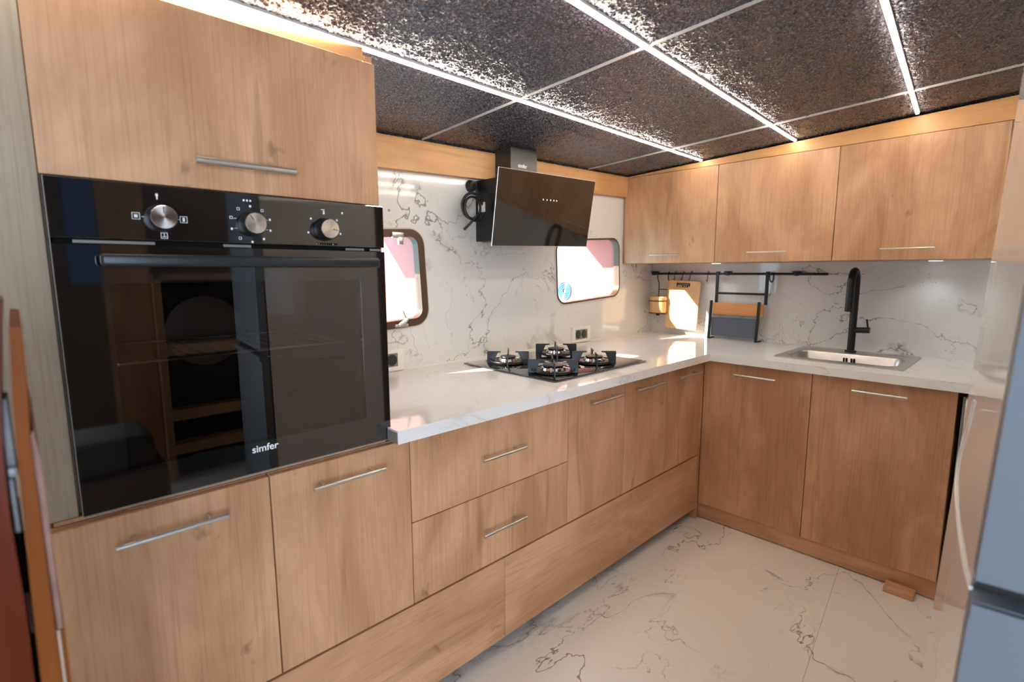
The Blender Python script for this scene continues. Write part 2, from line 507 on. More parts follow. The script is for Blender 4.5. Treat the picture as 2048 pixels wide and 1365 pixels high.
# ------------------------------------------------------------------ room shell
WY, EX = 0.614, 2.853
RX0, RY0 = -1.7, -2.4
struct('floor', MB().box(RX0, EX, RY0, WY, -0.05, 0.0), floor_marble)
CE = []
for zo in (0.0, 0.04):
    for x, y in ((RX0-.05, RY0-.05), (EX+.05, RY0-.05), (EX+.05, WY+.05), (RX0-.05, WY+.05)):
        CE.append((x, y, zc(x, y)+zo))
def crumpled(x0, x1, y0, y1, step):
    from mathutils import noise as mn
    nx, ny = int((x1-x0)/step), int((y1-y0)/step)
    vs, fs = [], []
    for j in range(ny+1):
        y = y0 + (y1-y0)*j/ny
        for i in range(nx+1):
            x = x0 + (x1-x0)*i/nx
            w = mn.noise_vector((x*38, y*38, 0.3))
            d, _ = mn.voronoi((x*80+w.x*0.75, y*80+w.y*0.75, w.z*0.5))
            h = min(d[1]-d[0], 0.42)/0.42
            h = h*(0.62+0.5*mn.noise((x*25, y*25, 4.0))) + 0.22*mn.noise((x*170, y*170, 1.0))
            vs.append((x, y, zc(x, y) + 0.0062 - 0.0052*max(0.0, min(1.1, h))))
    for j in range(ny):
        for i in range(nx):
            a = j*(nx+1)+i
            fs.append((a, a+nx+1, a+nx+2, a+1))
    me = bpy.data.meshes.new('tmp')
    me.from_pydata(vs, [], fs)
    mb = MB()
    mb.bm.from_mesh(me); bpy.data.meshes.remove(me)
    for f in mb.bm.faces: f.smooth = True
    return mb
ce = crumpled(-0.3, 2.56, -1.35, 0.612, 0.0036)
me_ = bpy.data.meshes.new('tmp')
up_ = MB().hexa([(x, y, z+0.0064) for x, y, z in CE]); up_.bm.to_mesh(me_); up_.bm.free()
ce.bm.from_mesh(me_); bpy.data.meshes.remove(me_)
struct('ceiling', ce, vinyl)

def rot2(pts, c, a):
    ca, sa = math.cos(a), math.sin(a)
    return [(c[0]+(x-c[0])*ca-(y-c[1])*sa, c[1]+(x-c[0])*sa+(y-c[1])*ca) for x, y in pts]
TILT = math.radians(3.2)
WIN = [dict(x0=0.57, x1=1.140, z0=0.985, z1=1.362, c=(0.86, 1.175)),
       dict(x0=1.925, x1=2.482, z0=1.050, z1=1.385, c=(2.20, 1.217))]
def winloop(w, d, r=0.065):
    return rot2(rrect(w['x0']+d, w['x1']-d, w['z0']+d, w['z1']-d, max(0.01, r-d), 7), w['c'], TILT)
struct('wall_back', MB().plate([(RX0, 0), (EX+.06, 0), (EX+.06, 1.86), (RX0, 1.86)],
                               [winloop(w, 0.0) for w in WIN], 0.03, XZ(WY)), wall_marble)
struct('wall_end', MB().box(EX, EX+.06, RY0, WY, 0, 1.95), wall_marble)
struct('wall_left', MB().box(RX0-.05, RX0, RY0, WY, 0, 1.95), pale_wall)
struct('wall_front', MB().plate([(RX0, 0), (EX, 0), (EX, 1.95), (RX0, 1.95)],
                                [[(-1.5, 0.35), (-0.05, 0.35), (-0.05, 1.72), (-1.5, 1.72)]
                                 ], 0.05, XZ(RY0-.05)), dark_wood)

# windows: bronze frame ring, pane, hinge and latch
for i, w in enumerate(WIN):
    e = bpy.data.objects.new('window_%d' % (i+1), None)
    COL.objects.link(e)
    e.location = (w['c'][0], WY, w['c'][1]); e['kind'] = 'structure'
    fwid = 0.030 if i == 0 else 0.010
    obj('window_frame', MB().plate(winloop(w, 0.001), [winloop(w, fwid)], 0.037, XZ(WY-.006)), bronze, e)
    obj('window_seal', MB().plate(winloop(w, -0.004), [winloop(w, 0.002)], 0.004, XZ(WY-.004)), simple('seal_%d' % i, (0.55, 0.45, 0.36) if i == 0 else (0.75, 0.70, 0.64), 0.4), e)
    obj('window_pane', MB().plate(winloop(w, fwid-.002), [], 0.002, XZ(WY+.018)), clear_glass, e)
    if i == 0:
        h = MB().box(0.985, 1.035, WY-.016, WY-.005, 1.335, 1.358, 0.002)
        h.box(1.010, 1.030, WY-.020, WY-.008, 1.312, 1.340, 0.002)
        obj('hinge', h, steel, e)
        l = MB().box(0.985, 1.045, WY-.016, WY-.004, 0.998, 1.010, 0.003)
        l.tube([(1.005, WY-.014, 1.005), (1.022, WY-.030, 1.022), (1.030, WY-.034, 1.035)], 0.008)
        l.tube([(1.024, WY-.032, 1.03), (1.006, WY-.040, 1.062)], 0.0025)
        obj('latch', l, steel, e)

# beam over the windows, and boards above the end wall cupboards
def wedge(x0, x1, y0, y1, zb0, zb1):
    g = 0.004
    return MB().hexa([(x0, y0, zb0), (x1, y0, zb1), (x1, y1, zb1), (x0, y1, zb0),
                      (x0, y0, zc(x0, y0)-g), (x1, y0, zc(x1, y0)-g), (x1, y1, zc(x1, y1)-g), (x0, y1, zc(x0, y1)-g)])
struct('trim_1', wedge(0.598, 1.49, 0.584, 0.6138, 1.572, 1.600), pine_x)
struct('trim_2', wedge(1.49, 2.5025, 0.584, 0.6138, 1.600, 1.625), pine_x)
tb = MB()
YA, YB = -1.02, 0.60
tb.hexa([(2.506, YA, 1.731), (2.55, YA, 1.731), (2.55, YB, 1.731), (2.506, YB, 1.731),
         (2.506, YA, zc(2.506, YA)-.006), (2.55, YA, zc(2.55, YA)-.006), (2.55, YB, zc(2.55, YB)-.003), (2.506, YB, zc(2.506, YB)-.003)])
struct('trim_3', tb, pine_y)
for n, x in ((4, 1.118), (5, 2.140)):
    a, c = RY0, 0.583
    struct('trim_%d' % n, MB().hexa([(x-.0014, a, zc(x, a)-.003), (x+.0014, a, zc(x, a)-.003), (x+.0014, c, zc(x, c)-.003), (x-.0014, c, zc(x, c)-.003),
                                     (x-.0014, a, zc(x, a)+.004), (x+.0014, a, zc(x, a)+.004), (x+.0014, c, zc(x, c)+.004), (x-.0014, c, zc(x, c)+.004)]), joint_mat)

# ------------------------------------------------------------------ LED strips
def led(p0, p1, label):
    p0, p1 = Vector((*p0, zc(*p0))), Vector((*p1, zc(*p1)))
    t = thing('led_strip', label, 'light strip', (p0+p1)/2, 'strip lights along the black ceiling')
    d = (p1-p0).normalized()
    s = d.cross(Vector((0, 0, 1))).normalized()
    n = s.cross(d)
    m = axes(p0, d, s, n)
    L = (p1-p0).length
    obj('diffuser', MB().box(0, L, -.0055, .0055, -.007, -.0005, 0.0028, m), led_mat, t)
    obj('channel', MB().box(-.003, L+.003, -.0070, .0070, -.0012, .006, 0, m), joint_mat, t)
led((-0.3, -0.0285), (2.484, 0.143), 'bright ceiling light strip running past the oven cupboard, nearest the windows')
led((0.62, -0.418), (2.488, -0.285), 'middle ceiling light strip, ending above the second wall cupboard')
led((0.70, -1.42), (2.35, -1.24), 'added unseen ceiling light strip over the fridge, beyond the right edge of the picture')  # added fill strip, out of view, brightens the floor and lower doors
led((1.05, -0.842), (2.468, -0.714), 'rightmost ceiling light strip, ending above the widest-looking right wall cupboard')

# ------------------------------------------------------------------ cabinets
def handle(p, length, axis, out, parent, r=0.0048, stand=0.028, name='handle', mat=None):
    """bar handle; p is the centre of the bar, out the direction away from the door"""
    ax, o = Vector(axis), Vector(out)
    p = Vector(p)
    m = MB()
    m.tube([p-ax*length/2, p+ax*length/2], r, 14)
    h = obj(name, m, mat or steel, parent)
    for s in (-1, 1):
        c = p + ax*s*length*0.34
        obj('handle_post', MB().tube([c, c-o*stand], r*0.72, 10), steel, h)
    return h

FY = -0.020      # front plane of the left run
def left_unit(name, label, cat, x0, x1, z0, z1, group=None, depth=0.58):
    t = thing(name, label, cat, ((x0+x1)/2, 0.28, z0), group)
    obj('body', MB().box(x0+.001, x1-.001, FY+.019, FY+depth, z0, z1), oak_z, t)
    return t
def front(name, t, x0, x1, z0, z1, hx0, hx1, hz, mat=None, y=FY, th=0.018, hy=0.03):
    g = 0.0014
    d = obj(name, MB().box(x0+g, x1-g, y, y+th, z0+g, z1-g, 0.0008, seg=1), mat or oak_z, t)
    handle(((hx0+hx1)/2, y-hy, hz), hx1-hx0, (1, 0, 0), (0, -1, 0), d, stand=hy)
    return d

t = left_unit('base_cabinet', 'oak base cabinet under the oven, with door and bar handle at lower left', 'cabinet', -0.100, 0.2988, 0.325, 0.787, 'lower cabinets of the left run')
front('door', t, -0.100, 0.2988, 0.328, 0.787, 0.035, 0.210, 0.741)
t = left_unit('base_cabinet', 'oak base cabinet under the right side of the oven, left of the drawers', 'cabinet', 0.2988, 0.6417, 0.325, 0.787, 'lower cabinets of the left run')
front('door', t, 0.2988, 0.6417, 0.328, 0.787, 0.379, 0.555, 0.740)
t = left_unit('drawer_cabinet', 'oak cabinet of two wide drawers with bar handles, under the worktop', 'cabinet', 0.6417, 1.2738, 0.325, 0.793, 'lower cabinets of the left run')
front('drawer', t, 0.6417, 1.2738, 0.557, 0.792, 0.866, 1.043, 0.674)
front('drawer', t, 0.6417, 1.2738, 0.328, 0.557, 0.866, 1.043, 0.445)
for x0, x1, h0, h1, lb in ((1.2738, 1.6173, 1.369, 1.557, 'narrow oak door cabinet under the hob, right beside the drawers'),
                           (1.6173, 1.9391, 1.662, 1.864, 'middle one of three narrow oak door cabinets right of the drawers'),
                           (1.9391, 2.2585, 1.999, 2.196, 'narrow oak door cabinet in the corner next to the sink cabinets')):
    t = left_unit('base_cabinet', lb, 'cabinet', x0, x1, 0.325, 0.793, 'lower cabinets of the left run')
    front('door', t, x0, x1, 0.328, 0.792, h0, h1, 0.748)
# toe boards hang clear of the floor
tag(obj('toe_board', MB().box(0.02, 0.973, FY+.001, FY+.019, 0.052, 0.3225, 0.0008, seg=1), oak_x, None, (0.5, 0, 0.05)),
    'long oak toe board below the oven doors and drawers, running out of the frame', 'toe board')
tag(obj('toe_board', MB().box(0.975, 2.2585, FY+.001, FY+.019, 0.052, 0.3225, 0.0008, seg=1), oak_x, None, (1.6, 0, 0.05)),
    'oak toe board below the three narrow doors, reaching the inner corner', 'toe board')
tag(obj('corner_post', MB().box(2.2595, 2.2780, FY-.000, FY+.05, 0.0, 0.793), oak_z, None, (2.27, 0, 0)),
    'slim upright oak filler post in the inner corner of the lower cabinets', 'filler post')
tag(obj('plinth_shadow_board', MB().box(0.0, 2.2585, 0.12, 0.135, 0.0, 0.323), dark_wood, None, (1.1, .13, 0)),  # dark sheet stands in for the shadow below the toe boards
    'dark board standing in for the shadow under the left toe boards', 'board')

# end run
LF = 2.2787
def end_unit(y0, y1, z0, z1, hy0, hy1, hz, label):
    t = thing('sink_cabinet', label, 'cabinet', (2.55, (y0+y1)/2, 0.0), 'lower cabinets of the end run')
    zin = 0.69
    b = MB().box(LF+.019, 2.845, y0+.001, y0+.017, z0, 0.793 if y0 < -.6 else zin).box(LF+.019, 2.845, y1-.017, y1-.001, z0, 0.793 if y1 > -.1 else zin)
    b.box(LF+.019, 2.845, y0+.001, y1-.001, z0, z0+.016)
    b.box(LF+.019, LF+.035, y0+.001, y1-.001, 0.64, 0.793)
    obj('body', b, oak_z, t)
    g = 0.0014
    d = obj('door', MB().box(LF, LF+.018, y0+g, y1-g, z0+g, z1-g, 0.0008, seg=1), oak_z, t)
    handle((LF-.03, (hy0+hy1)/2, hz), abs(hy1-hy0), (0, 1, 0), (-1, 0, 0), d, stand=0.03)
end_unit(-0.4824, -0.0205, 0.0752, 0.792, -0.351, -0.175, 0.745, 'oak cabinet left of the sink with one wide door and bar handle')
end_unit(-0.9396, -0.4824, 0.0752, 0.792, -0.803, -0.629, 0.749, 'oak cabinet under the sink, rightmost lower door before the white appliance')
tag(obj('plinth_board', MB().box(LF+.008, LF+.024, -0.9396, 0.03, 0.004, 0.0735), oak_y, None, (LF, -.45, 0)),
    'low oak plinth board under the two sink cabinet doors', 'plinth')
tag(obj('wood_block', MB().box(LF-.060, LF+.000, -0.884, -0.793, 0.0, 0.022, 0.001, seg=1), oak_y, None, (LF-.03, -.84, 0)),
    'small flat wooden offcut on the floor against the plinth', 'wood block')

# wall cupboards
LU = 2.5028
for y0, y1, h0, h1, lb in ((0.0606, 0.598, 0.240, 0.415, 'leftmost oak wall cupboard, in the corner above the jar'),
                           (-0.4597, 0.0606, -0.284, -0.110, 'middle oak wall cupboard above the hanging rack'),
                           (-0.980, -0.4597, -0.806, -0.635, 'right oak wall cupboard above the sink and the tap')):
    t = thing('wall_cupboard', lb, 'cupboard', (2.68, (y0+y1)/2, 1.2535), 'wall cupboards on the end wall')
    obj('body', MB().box(LU+.019, EX-.001, y0+.001, y1-.001, 1.2535, 1.729), oak_z, t)
    g = 0.0013
    d = obj('door', MB().box(LU, LU+.018, y0+g, y1-g, 1.2535, 1.7285, 0.0008, seg=1), oak_z, t)
    handle((LU-.028, (h0+h1)/2, 1.297), abs(h1-h0), (0, 1, 0), (-1, 0, 0), d, r=0.0036)
tag(obj('filler_strip', MB().box(LU+.014, LU+.03, 0.599, 0.6135, 1.2535, 1.728), oak_z, None, (LU, .606, 1.2535)),
    'thin upright oak filler between the corner wall cupboard and the window wall', 'filler strip')
for y, lb in ((0.17, 'small round light under the middle wall cupboard, over the hanging rack'), (-0.78, 'small round light under the right wall cupboard, right of the tap')):
    t = thing('under_cupboard_light', lb, 'light', (2.74, y, 1.245), 'lights under the wall cupboards')
    obj('housing', MB().lathe([(0.026, 0.0), (0.030, 0.0006), (0.030, 0.0022)], 28, Matrix.Translation((2.77, y, 1.2511))), steel, t)
    obj('lens', MB().lathe([(0.0235, -.001), (0.0235, 0.001)], 28, Matrix.Translation((2.77, y, 1.2511))), puck_mat, t)
    light('puck_lamp', 'SPOT', (2.77, y, 1.246), (-0.25, 0, -1), 0.7, (0.86, 0.94, 1.0), spot_size=math.radians(140), spot_blend=0.8, shadow_soft_size=0.02)

# ------------------------------------------------------------------ tall oven housing
t = thing('oven_housing', 'tall oak oven housing with a lift-up flap door above the oven', 'cabinet', (0.3, 0.3, 0.789))
b = MB().box(0.5765, 0.5945, 0.0185, 0.605, 0.7965, 1.700).box(-0.018, -0.001, 0.0185, 0.605, 0.7965, 1.700)
b.box(-0.001, 0.5765, 0.0185, 0.605, 1.3655, 1.3815).box(-0.001, 0.5765, 0.585, 0.605, 0.7885, 1.70)
b.box(-0.038, 0.584, 0.0, 0.60, 0.7885, 0.7955)
obj('body', b, oak_z, t)
d = obj('flap_door', MB().box(-0.0035, 0.5905, 0.0, 0.018, 1.3655, 1.679, 0.0008, seg=1), oak_z, t)
handle((0.298, -0.030, 1.412), 0.178, (1, 0, 0), (0, -1, 0), d, r=0.0062, stand=0.03)
struct('trim_6', wedge(-0.9, 0.574, 0.019, 0.032, 1.6785, 1.6785), pine_x)
tag(obj('side_panel', MB().box(-0.62, -0.0045, -0.004, 0.014, 0.797, 1.69, 0.003), ash_z, None, (-0.3, 0, 0.797)),
    'pale greyish wooden panel left of the oven, behind the varnished door edge', 'panel')

# oven
ov = thing('built_in_oven', 'built-in black glass oven with three steel knobs', 'oven', (0.2975, 0.28, 0.7965))
cav = MB()
x0, x1, y0, y1, z0, z1 = 0.065, 0.530, 0.022, 0.40, 0.86, 1.20
cav.box(x0-.01, x1+.01, y1, y1+.01, z0-.01, z1+.01).box(x0-.01, x0, y0, y1, z0-.01, z1+.01).box(x1, x1+.01, y0, y1, z0-.01, z1+.01)
cav.box(x0, x1, y0, y1, z0-.01, z0).box(x0, x1, y0, y1, z1, z1+.01)
obj('cavity', cav, enamel, ov)
fan = MB().lathe([(0.085, 0), (0.09, 0.004), (0.082, 0.006)], 32, axes((0.30, 0.399, 1.06), (1, 0, 0), (0, 0, 1), (0, -1, 0)))
for k in range(12):
    a = k*math.pi/6
    fan.box(0.30+math.cos(a)*.05-.004, 0.30+math.cos(a)*.05+.004, 0.388, 0.395, 1.06+math.sin(a)*.05-.004, 1.06+math.sin(a)*.05+.004)
obj('fan_cover', fan, grey_plastic, ov)
rk = MB().tube([(0.075, 0.045, 1.045), (0.52, 0.045, 1.045)], 0.0028)
rk.tube([(0.075, 0.37, 1.045), (0.52, 0.37, 1.045)], 0.0025).tube([(0.075, 0.045, 1.045), (0.075, 0.37, 1.045)], 0.0025).tube([(0.52, 0.045, 1.045), (0.52, 0.37, 1.045)], 0.0025)
for k in range(15):
    xx = 0.105 + k*0.0275
    rk.tube([(xx, 0.040, 1.0485), (xx, 0.375, 1.0485)], 0.0015, 6)
obj('oven_rack', rk, chrome, ov)
hd = MB().box(0.012, 0.583, 0.010, 0.55, 0.815, 0.848).box(0.012, 0.583, 0.010, 0.55, 1.212, 1.345)
hd.box(0.012, 0.050, 0.010, 0.55, 0.848, 1.212).box(0.545, 0.583, 0.010, 0.55, 0.848, 1.212).box(0.05, 0.545, 0.43, 0.55, 0.848, 1.212)
obj('casing', hd, black_metal, ov)
cp = obj('control_panel', MB().box(0.0005, 0.5945, -.010, 0.010, 1.2665, 1.3625, 0.0012, seg=1), black_glass, ov)
gapm = MB().box(0.004, 0.591, -.002, 0.008, 1.2575, 1.2665)
obj('vent_gap', gapm, black_void, ov)
for xa, xb in ((0.028, 0.14), (0.25, 0.30), (0.50, 0.545), (0.56, 0.588)):
    obj('vent_slot', MB().box(xa, xb, -.0035, -.0015, 1.2592, 1.2640), grey_plastic, ov)
dr = obj('oven_door', MB().plate([(0.0005, 0.7965), (0.5945, 0.7965), (0.5945, 1.2572), (0.0005, 1.2572)],
                                 [[(0.068, 0.862), (0.530, 0.862), (0.530, 1.192), (0.068, 1.192)]], 0.016, XZ(-.010)), black_glass, ov)
obj('door_window', MB().box(0.066, 0.532, -.0095, -.0085, 0.860, 1.194), smoked_glass, dr)
obj('edge_trim', MB().box(0.0005, 0.5945, -.0105, -.0085, 0.7955, 0.7975).box(-.0008, 0.0004, -.010, 0.004, 0.7965, 1.3625), grey_plastic, dr)
hb = MB().box(0.057, 0.560, -.052, -.036, 1.2205, 1.2415, 0.006, seg=4)
hb.box(0.080, 0.098, -.038, -.009, 1.2245, 1.2375, 0.002).box(0.520, 0.538, -.038, -.009, 1.2245, 1.2375, 0.002)
obj('door_handle', hb, black_satin, dr)
LOGO = axes((0.298, -.0112, 0.847), (1, 0, 0), (0, 0, 1), (0, -1, 0))
obj('brand_lettering', text_mesh('simfer', 0.021, LOGO, 0.0002), logo_white, dr)
brushed_disc = simple('spun_steel_disc', (0.70, 0.66, 0.62), 0.22, 1.0)
def spun(m):
    N, K = m.node_tree.nodes, m.node_tree.links
    b = N['Principled BSDF']
    b.inputs['Anisotropic'].default_value = 0.85
    tg = N.new('ShaderNodeTangent'); tg.direction_type = 'RADIAL'; tg.axis = 'Y'
    K.new(tg.outputs[0], b.inputs['Tangent'])
spun(brushed_disc)
for kx, kz, ang in ((0.151, 1.3055, 90), (0.301, 1.3045, 125), (0.450, 1.3020, -10)):
    km = axes((kx, -.010, kz), (1, 0, 0), (0, 0, 1), (0, -1, 0))
    kn = obj('knob', MB().lathe([(0.0235, 0), (0.0245, 0.003), (0.0225, 0.012), (0.0215, 0.026), (0.0205, 0.028)], 40, km), black_metal, cp)
    # rebuild the cap with its origin on its own axis so the brushing is radial
    cap = MB().lathe([(0.0, 0.0), (0.0198, 0.0), (0.0198, 0.0012), (0.0192, 0.0018), (0.0, 0.0018)], 40, axes((kx, -.038, kz), (1, 0, 0), (0, 0, 1), (0, -1, 0)), cap=False)
    bmesh.ops.translate(cap.bm, vec=(-kx, 0.038, -kz), verts=cap.bm.verts)
    me = bpy.data.meshes.new('steel_cap'); cap.bm.to_mesh(me); cap.bm.free(); me.materials.append(brushed_disc)
    co = bpy.data.objects.new('steel_cap', me); COL.objects.link(co); co.parent = kn; co.location = Vector((kx, -.038, kz)) - wloc(kn)
    a = math.radians(ang)
    pm = axes((kx, -.0400, kz), (math.cos(a), 0, math.sin(a)), (-math.sin(a), 0, math.cos(a)), (0, -1, 0))
    obj('pointer_mark', MB().box(0.006, 0.018, -.0006, .0006, 0, .0004, 0, pm), black_metal, kn)
# printed dial symbols
def mk(x, z, w=0.0028, h=0.0028): obj('dial_symbol', MB().box(x-w/2, x+w/2, -.0104, -.0099, z-h/2, z+h/2), logo_white, cp)
def frame_icon(x, z, s=0.0058):
    obj('dial_symbol', MB().plate([(x-s, z-s), (x+s, z-s), (x+s, z+s), (x-s, z+s)], [[(x-s+.0008, z-s+.0008), (x+s-.0008, z-s+.0008), (x+s-.0008, z+s-.0008), (x-s+.0008, z+s-.0008)]], 0.0005, XZ(-.0104)), logo_white, cp)
frame_icon(0.115, 1.3075); mk(0.115, 1.3075, 0.005, 0.005); mk(0.126, 1.3068, 0.006, 0.0009)
frame_icon(0.186, 1.3055); mk(0.186, 1.3055, 0.0035, 0.007); mk(0.177, 1.3052, 0.005, 0.0009)
frame_icon(0.154, 1.2755, 0.0052); mk(0.154, 1.2765, 0.0010, 0.006); mk(0.154, 1.2738, 0.006, 0.001)
for z, s in ((1.3455, 0.0035), (1.3405, 0.002)): mk(0.148, z, s, 0.005)
for k in range(10):
    a = math.radians(90 - k*36)
    rx, rz = 0.301 + 0.0375*math.cos(a), 1.3045 + 0.0345*math.sin(a)
    if k in (1, 6, 8, 9): frame_icon(rx, rz, 0.0026)
    else: mk(rx, rz, 0.0036, 0.004)
    if k in (2, 3, 7, 8): mk(0.301 + 0.0305*math.cos(a), 1.3045+0.0305*math.sin(a), 0.005, 0.0008)
for dx in (-.006, 0, .006): mk(0.296+dx, 1.3495, 0.0030, 0.0035)
for k in range(7):
    a = math.radians(90 - k*51.4)
    rx, rz = 0.450 + 0.037*math.cos(a), 1.302 + 0.0345*math.sin(a)
    mk(rx, rz, 0.005 if k in (3, 4) else 0.0035, 0.0018 if k in (3, 4) else 0.004)
mk(0.448, 1.3440, 0.0085, 0.0012); mk(0.450, 1.3400, 0.003, 0.004)
mk(0.492, 1.3400, 0.0032, 0.0040)
for k in range(9): obj('display_segment', MB().box(0.432+k*0.0052, 0.4355+k*0.0052, -.0105, -.0099, 1.2690, 1.2735), black_void, cp)

# ------------------------------------------------------------------ worktop
wt = thing('worktop', 'white marble L-shaped worktop with a thick front edge', 'worktop', (1.5, 0.3, 0.795))
ZT, ZB = 0.8284, 0.7947
out = [(0.596, WY-.001), (0.596, -0.012), (0.585, -0.012), (0.585, -0.0591), (2.2518, -0.0591), (2.2518, -1.56), (EX-.001, -1.56), (EX-.001, WY-.001)]
hole = rrect(2.415, 2.665, -0.735, -0.325, 0.05, 6)
obj('marble_slab', MB().plate(out, [hole], ZT-ZB, Matrix.Translation((0, 0, ZB))), top_marble, wt)
obj('end_cap', MB().box(0.5835, 0.5852, -0.0585, -0.0125, ZB+.001, ZT-.0045), alu, wt)
tag(obj('worktop_seal', MB().box(0.60, EX-.003, WY-.0035, WY-.0002, ZT, ZT+.004), white_plastic, None, (1.7, WY, ZT)),
    'thin pale sealing line between worktop and marble window wall', 'sealing strip')

# sink
sk = thing('sink', 'inset stainless steel sink in the worktop below the black tap', 'sink', (2.59, -0.53, ZT-.0))
obj('rim', MB().plate(rrect(2.368, 2.800, -0.766, -0.292, 0.02, 4), [rrect(2.418, 2.662, -0.732, -0.328, 0.048, 6)], 0.004, Matrix.Translation((0, 0, ZT+.0005))), sink_steel, sk)
bw = MB()
prof = []
loops = []
for dz, d, r in ((0.0042, 0.0, 0.048), (-.006, 0.005, 0.046), (-.10, 0.014, 0.045), (-.118, 0.022, 0.04), (-.125, 0.045, 0.03)):
    loops.append([bw.bm.verts.new((p[0], p[1], ZT+dz)) for p in rrect(2.4185+d, 2.6615-d, -0.7315+d, -0.3285-d, r, 6)])
for A, B in zip(loops, loops[1:]):
    for k in range(len(A)):
        f = bw.bm.faces.new((A[k], A[(k+1) % len(A)], B[(k+1) % len(A)], B[k])); f.smooth = True
bw.bm.faces.new(loops[-1])
bmesh.ops.recalc_face_normals(bw.bm, faces=bw.bm.faces)
bmesh.ops.reverse_faces(bw.bm, faces=bw.bm.faces)
obj('bowl', bw, sink_steel, sk)
obj('drain', MB().lathe([(0.038, 0), (0.038, 0.002), (0.03, 0.003), (0.028, 0.001)], 32, Matrix.Translation((2.54, -.53, ZT-.1248))), chrome, sk)
for yy in (-0.5035, -0.514, -0.533, -0.5435):
    obj('overflow_slot', MB().box(2.6490, 2.6540, yy-.0030, yy+.0030, 0.793, 0.815), black_void, sk)
for ya, yb in ((-0.44, -0.33), (-0.73, -0.60)):
    obj('deck_ridge', MB().box(2.757, 2.761, ya, yb, ZT+.0044, ZT+.0056, .0005, seg=1), chrome, sk)

# tap
tp = thing('kitchen_tap', 'tall matt black pull-out kitchen tap standing behind the sink', 'tap', (2.742, -0.507, ZT+.0045))
obj('base_plate', MB().lathe([(0.024, 0), (0.024, 0.006), (0.0225, 0.008)], 32, Matrix.Translation((2.742, -0.507, ZT+.0045))), black_metal, tp)
c = [(2.742, -0.507, ZT+.008), (2.742, -0.507, 0.95), (2.742, -0.507, 1.13)]
for k in range(1, 10):
    a = math.pi*k/10
    c.append((2.742-0.050*(1-math.cos(a)), -0.507-.001*k*0.2, 1.155+0.055*math.sin(a)))
obj('column', MB().tube(c[:3] + c[3:], 0.0150, 20, radii=[0.0155]*3 + [0.0150]*9), black_metal, tp)
x_e, z_e = c[-1][0], c[-1][2]
obj('spray_head', MB().tube([(2.643, -0.509, 1.175), (2.640, -0.509, 1.14), (2.640, -0.509, 1.035), (2.640, -0.509, 1.028)], 0.0165, 20, radii=[0.0150, 0.0158, 0.0165, 0.0155]), black_metal, tp)
lv = obj('mixer_body', MB().tube([(2.742, -0.507, 0.936), (2.742, -0.575, 0.940)], 0.0135, 20), black_metal, tp)
obj('lever', MB().tube([(2.742, -0.568, 0.945), (2.742, -0.560, 0.990)], 0.0038, 12), black_metal, lv)

# ------------------------------------------------------------------ hob
hb = thing('gas_hob', 'black glass gas hob with four steel burners on the worktop', 'hob', (1.555, 0.28, ZT))
HZ = ZT + .0075
obj('glass_plate', MB().box(1.262, 1.845, 0.030, 0.531, ZT+.0015, HZ, 0.0015, seg=2), black_glass, hb)
obj('base_tray', MB().box(1.28, 1.83, 0.05, 0.51, ZT+.0003, ZT+.0014), grey_plastic, hb)
for bx, by, br in ((1.385, 0.395, 0.036), (1.690, 0.400, 0.042), (1.640, 0.150, 0.040), (1.370, 0.135, 0.044)):
    bu = obj('burner', MB().lathe([(0.030, 0), (br+.026, 0.0015), (br+.030, 0.005), (br+.026, 0.010), (br-.004, 0.011)], 40, Matrix.Translation((bx, by, HZ))), black_metal, hb)
    obj('burner_cup', MB().lathe([(br-.004, 0.010), (br+.003, 0.012), (br, 0.021), (br-.008, 0.026)], 40, Matrix.Translation((bx, by, HZ))), chrome, bu)
    obj('burner_cap', MB().lathe([(br-.010, 0.0255), (br-.004, 0.027), (br-.005, 0.0305), (br-.012, 0.032)], 40, Matrix.Translation((bx, by, HZ))), black_metal, bu)
    obj('spark_plug', MB().tube([(bx-.045, by-.03, HZ+.008), (bx-.045, by-.03, HZ+.026)], 0.003, 8), white_plastic, bu)
    R = br + 0.050
    ps = MB()
    for k in range(4):
        a = math.radians(45 + 90*k)
        m = axes((bx, by, HZ), (math.cos(a), math.sin(a), 0), (0, 0, 1), (-math.sin(a), math.cos(a), 0))
        fin = [(R, 0.0), (R, 0.047), (R-.003, 0.050), (0.030, 0.050), (0.030, 0.045), (R-.044, 0.043), (R-.030, 0.012), (R-.026, 0.0)]
        ps.plate(fin, [], 0.0042, m @ Matrix.Translation((0, 0, -.0021)))
    ring = [(bx+(R-.014)*math.cos(q*math.pi/16), by+(R-.014)*math.sin(q*math.pi/16), HZ+.012) for q in range(32)]
    ps.tube(ring, 0.0028, 8, closed=True)
    obj('pan_support', ps, black_metal, hb)

# ------------------------------------------------------------------ range hood
HR = Matrix.Translation((1.57, 0.5, 1.46)) @ Matrix.Rotation(math.radians(-1.5), 4, 'Y') @ Matrix.Translation((-1.57, -0.5, -1.46))
def rotm(mb):
    bmesh.ops.transform(mb.bm, matrix=HR, verts=mb.bm.verts); return mb
ho = thing('range_hood', 'black angled glass cooker hood hung on the marble wall above the hob', 'cooker hood', (1.57, 0.5, 1.32))
obj('chimney', MB().box(1.491, 1.652, 0.487, 0.583, 1.585, 1.728, 0.001, seg=1), simple('chimney_black', (0.035, 0.031, 0.028), 0.33), ho)
bd = MB().hexa([(1.404, 0.412, 1.338), (1.742, 0.412, 1.338), (1.742, 0.612, 1.338), (1.404, 0.612, 1.338),
                (1.404, 0.366, 1.590), (1.742, 0.366, 1.590), (1.742, 0.612, 1.590), (1.404, 0.612, 1.590)])
obj('body', bd, black_metal, ho)
obj('filter_panel', MB().box(1.43, 1.72, 0.43, 0.60, 1.3345, 1.3378), grey_plastic, ho)
gl = MB()
N0 = Vector((0, -1, -0.18)).normalized()
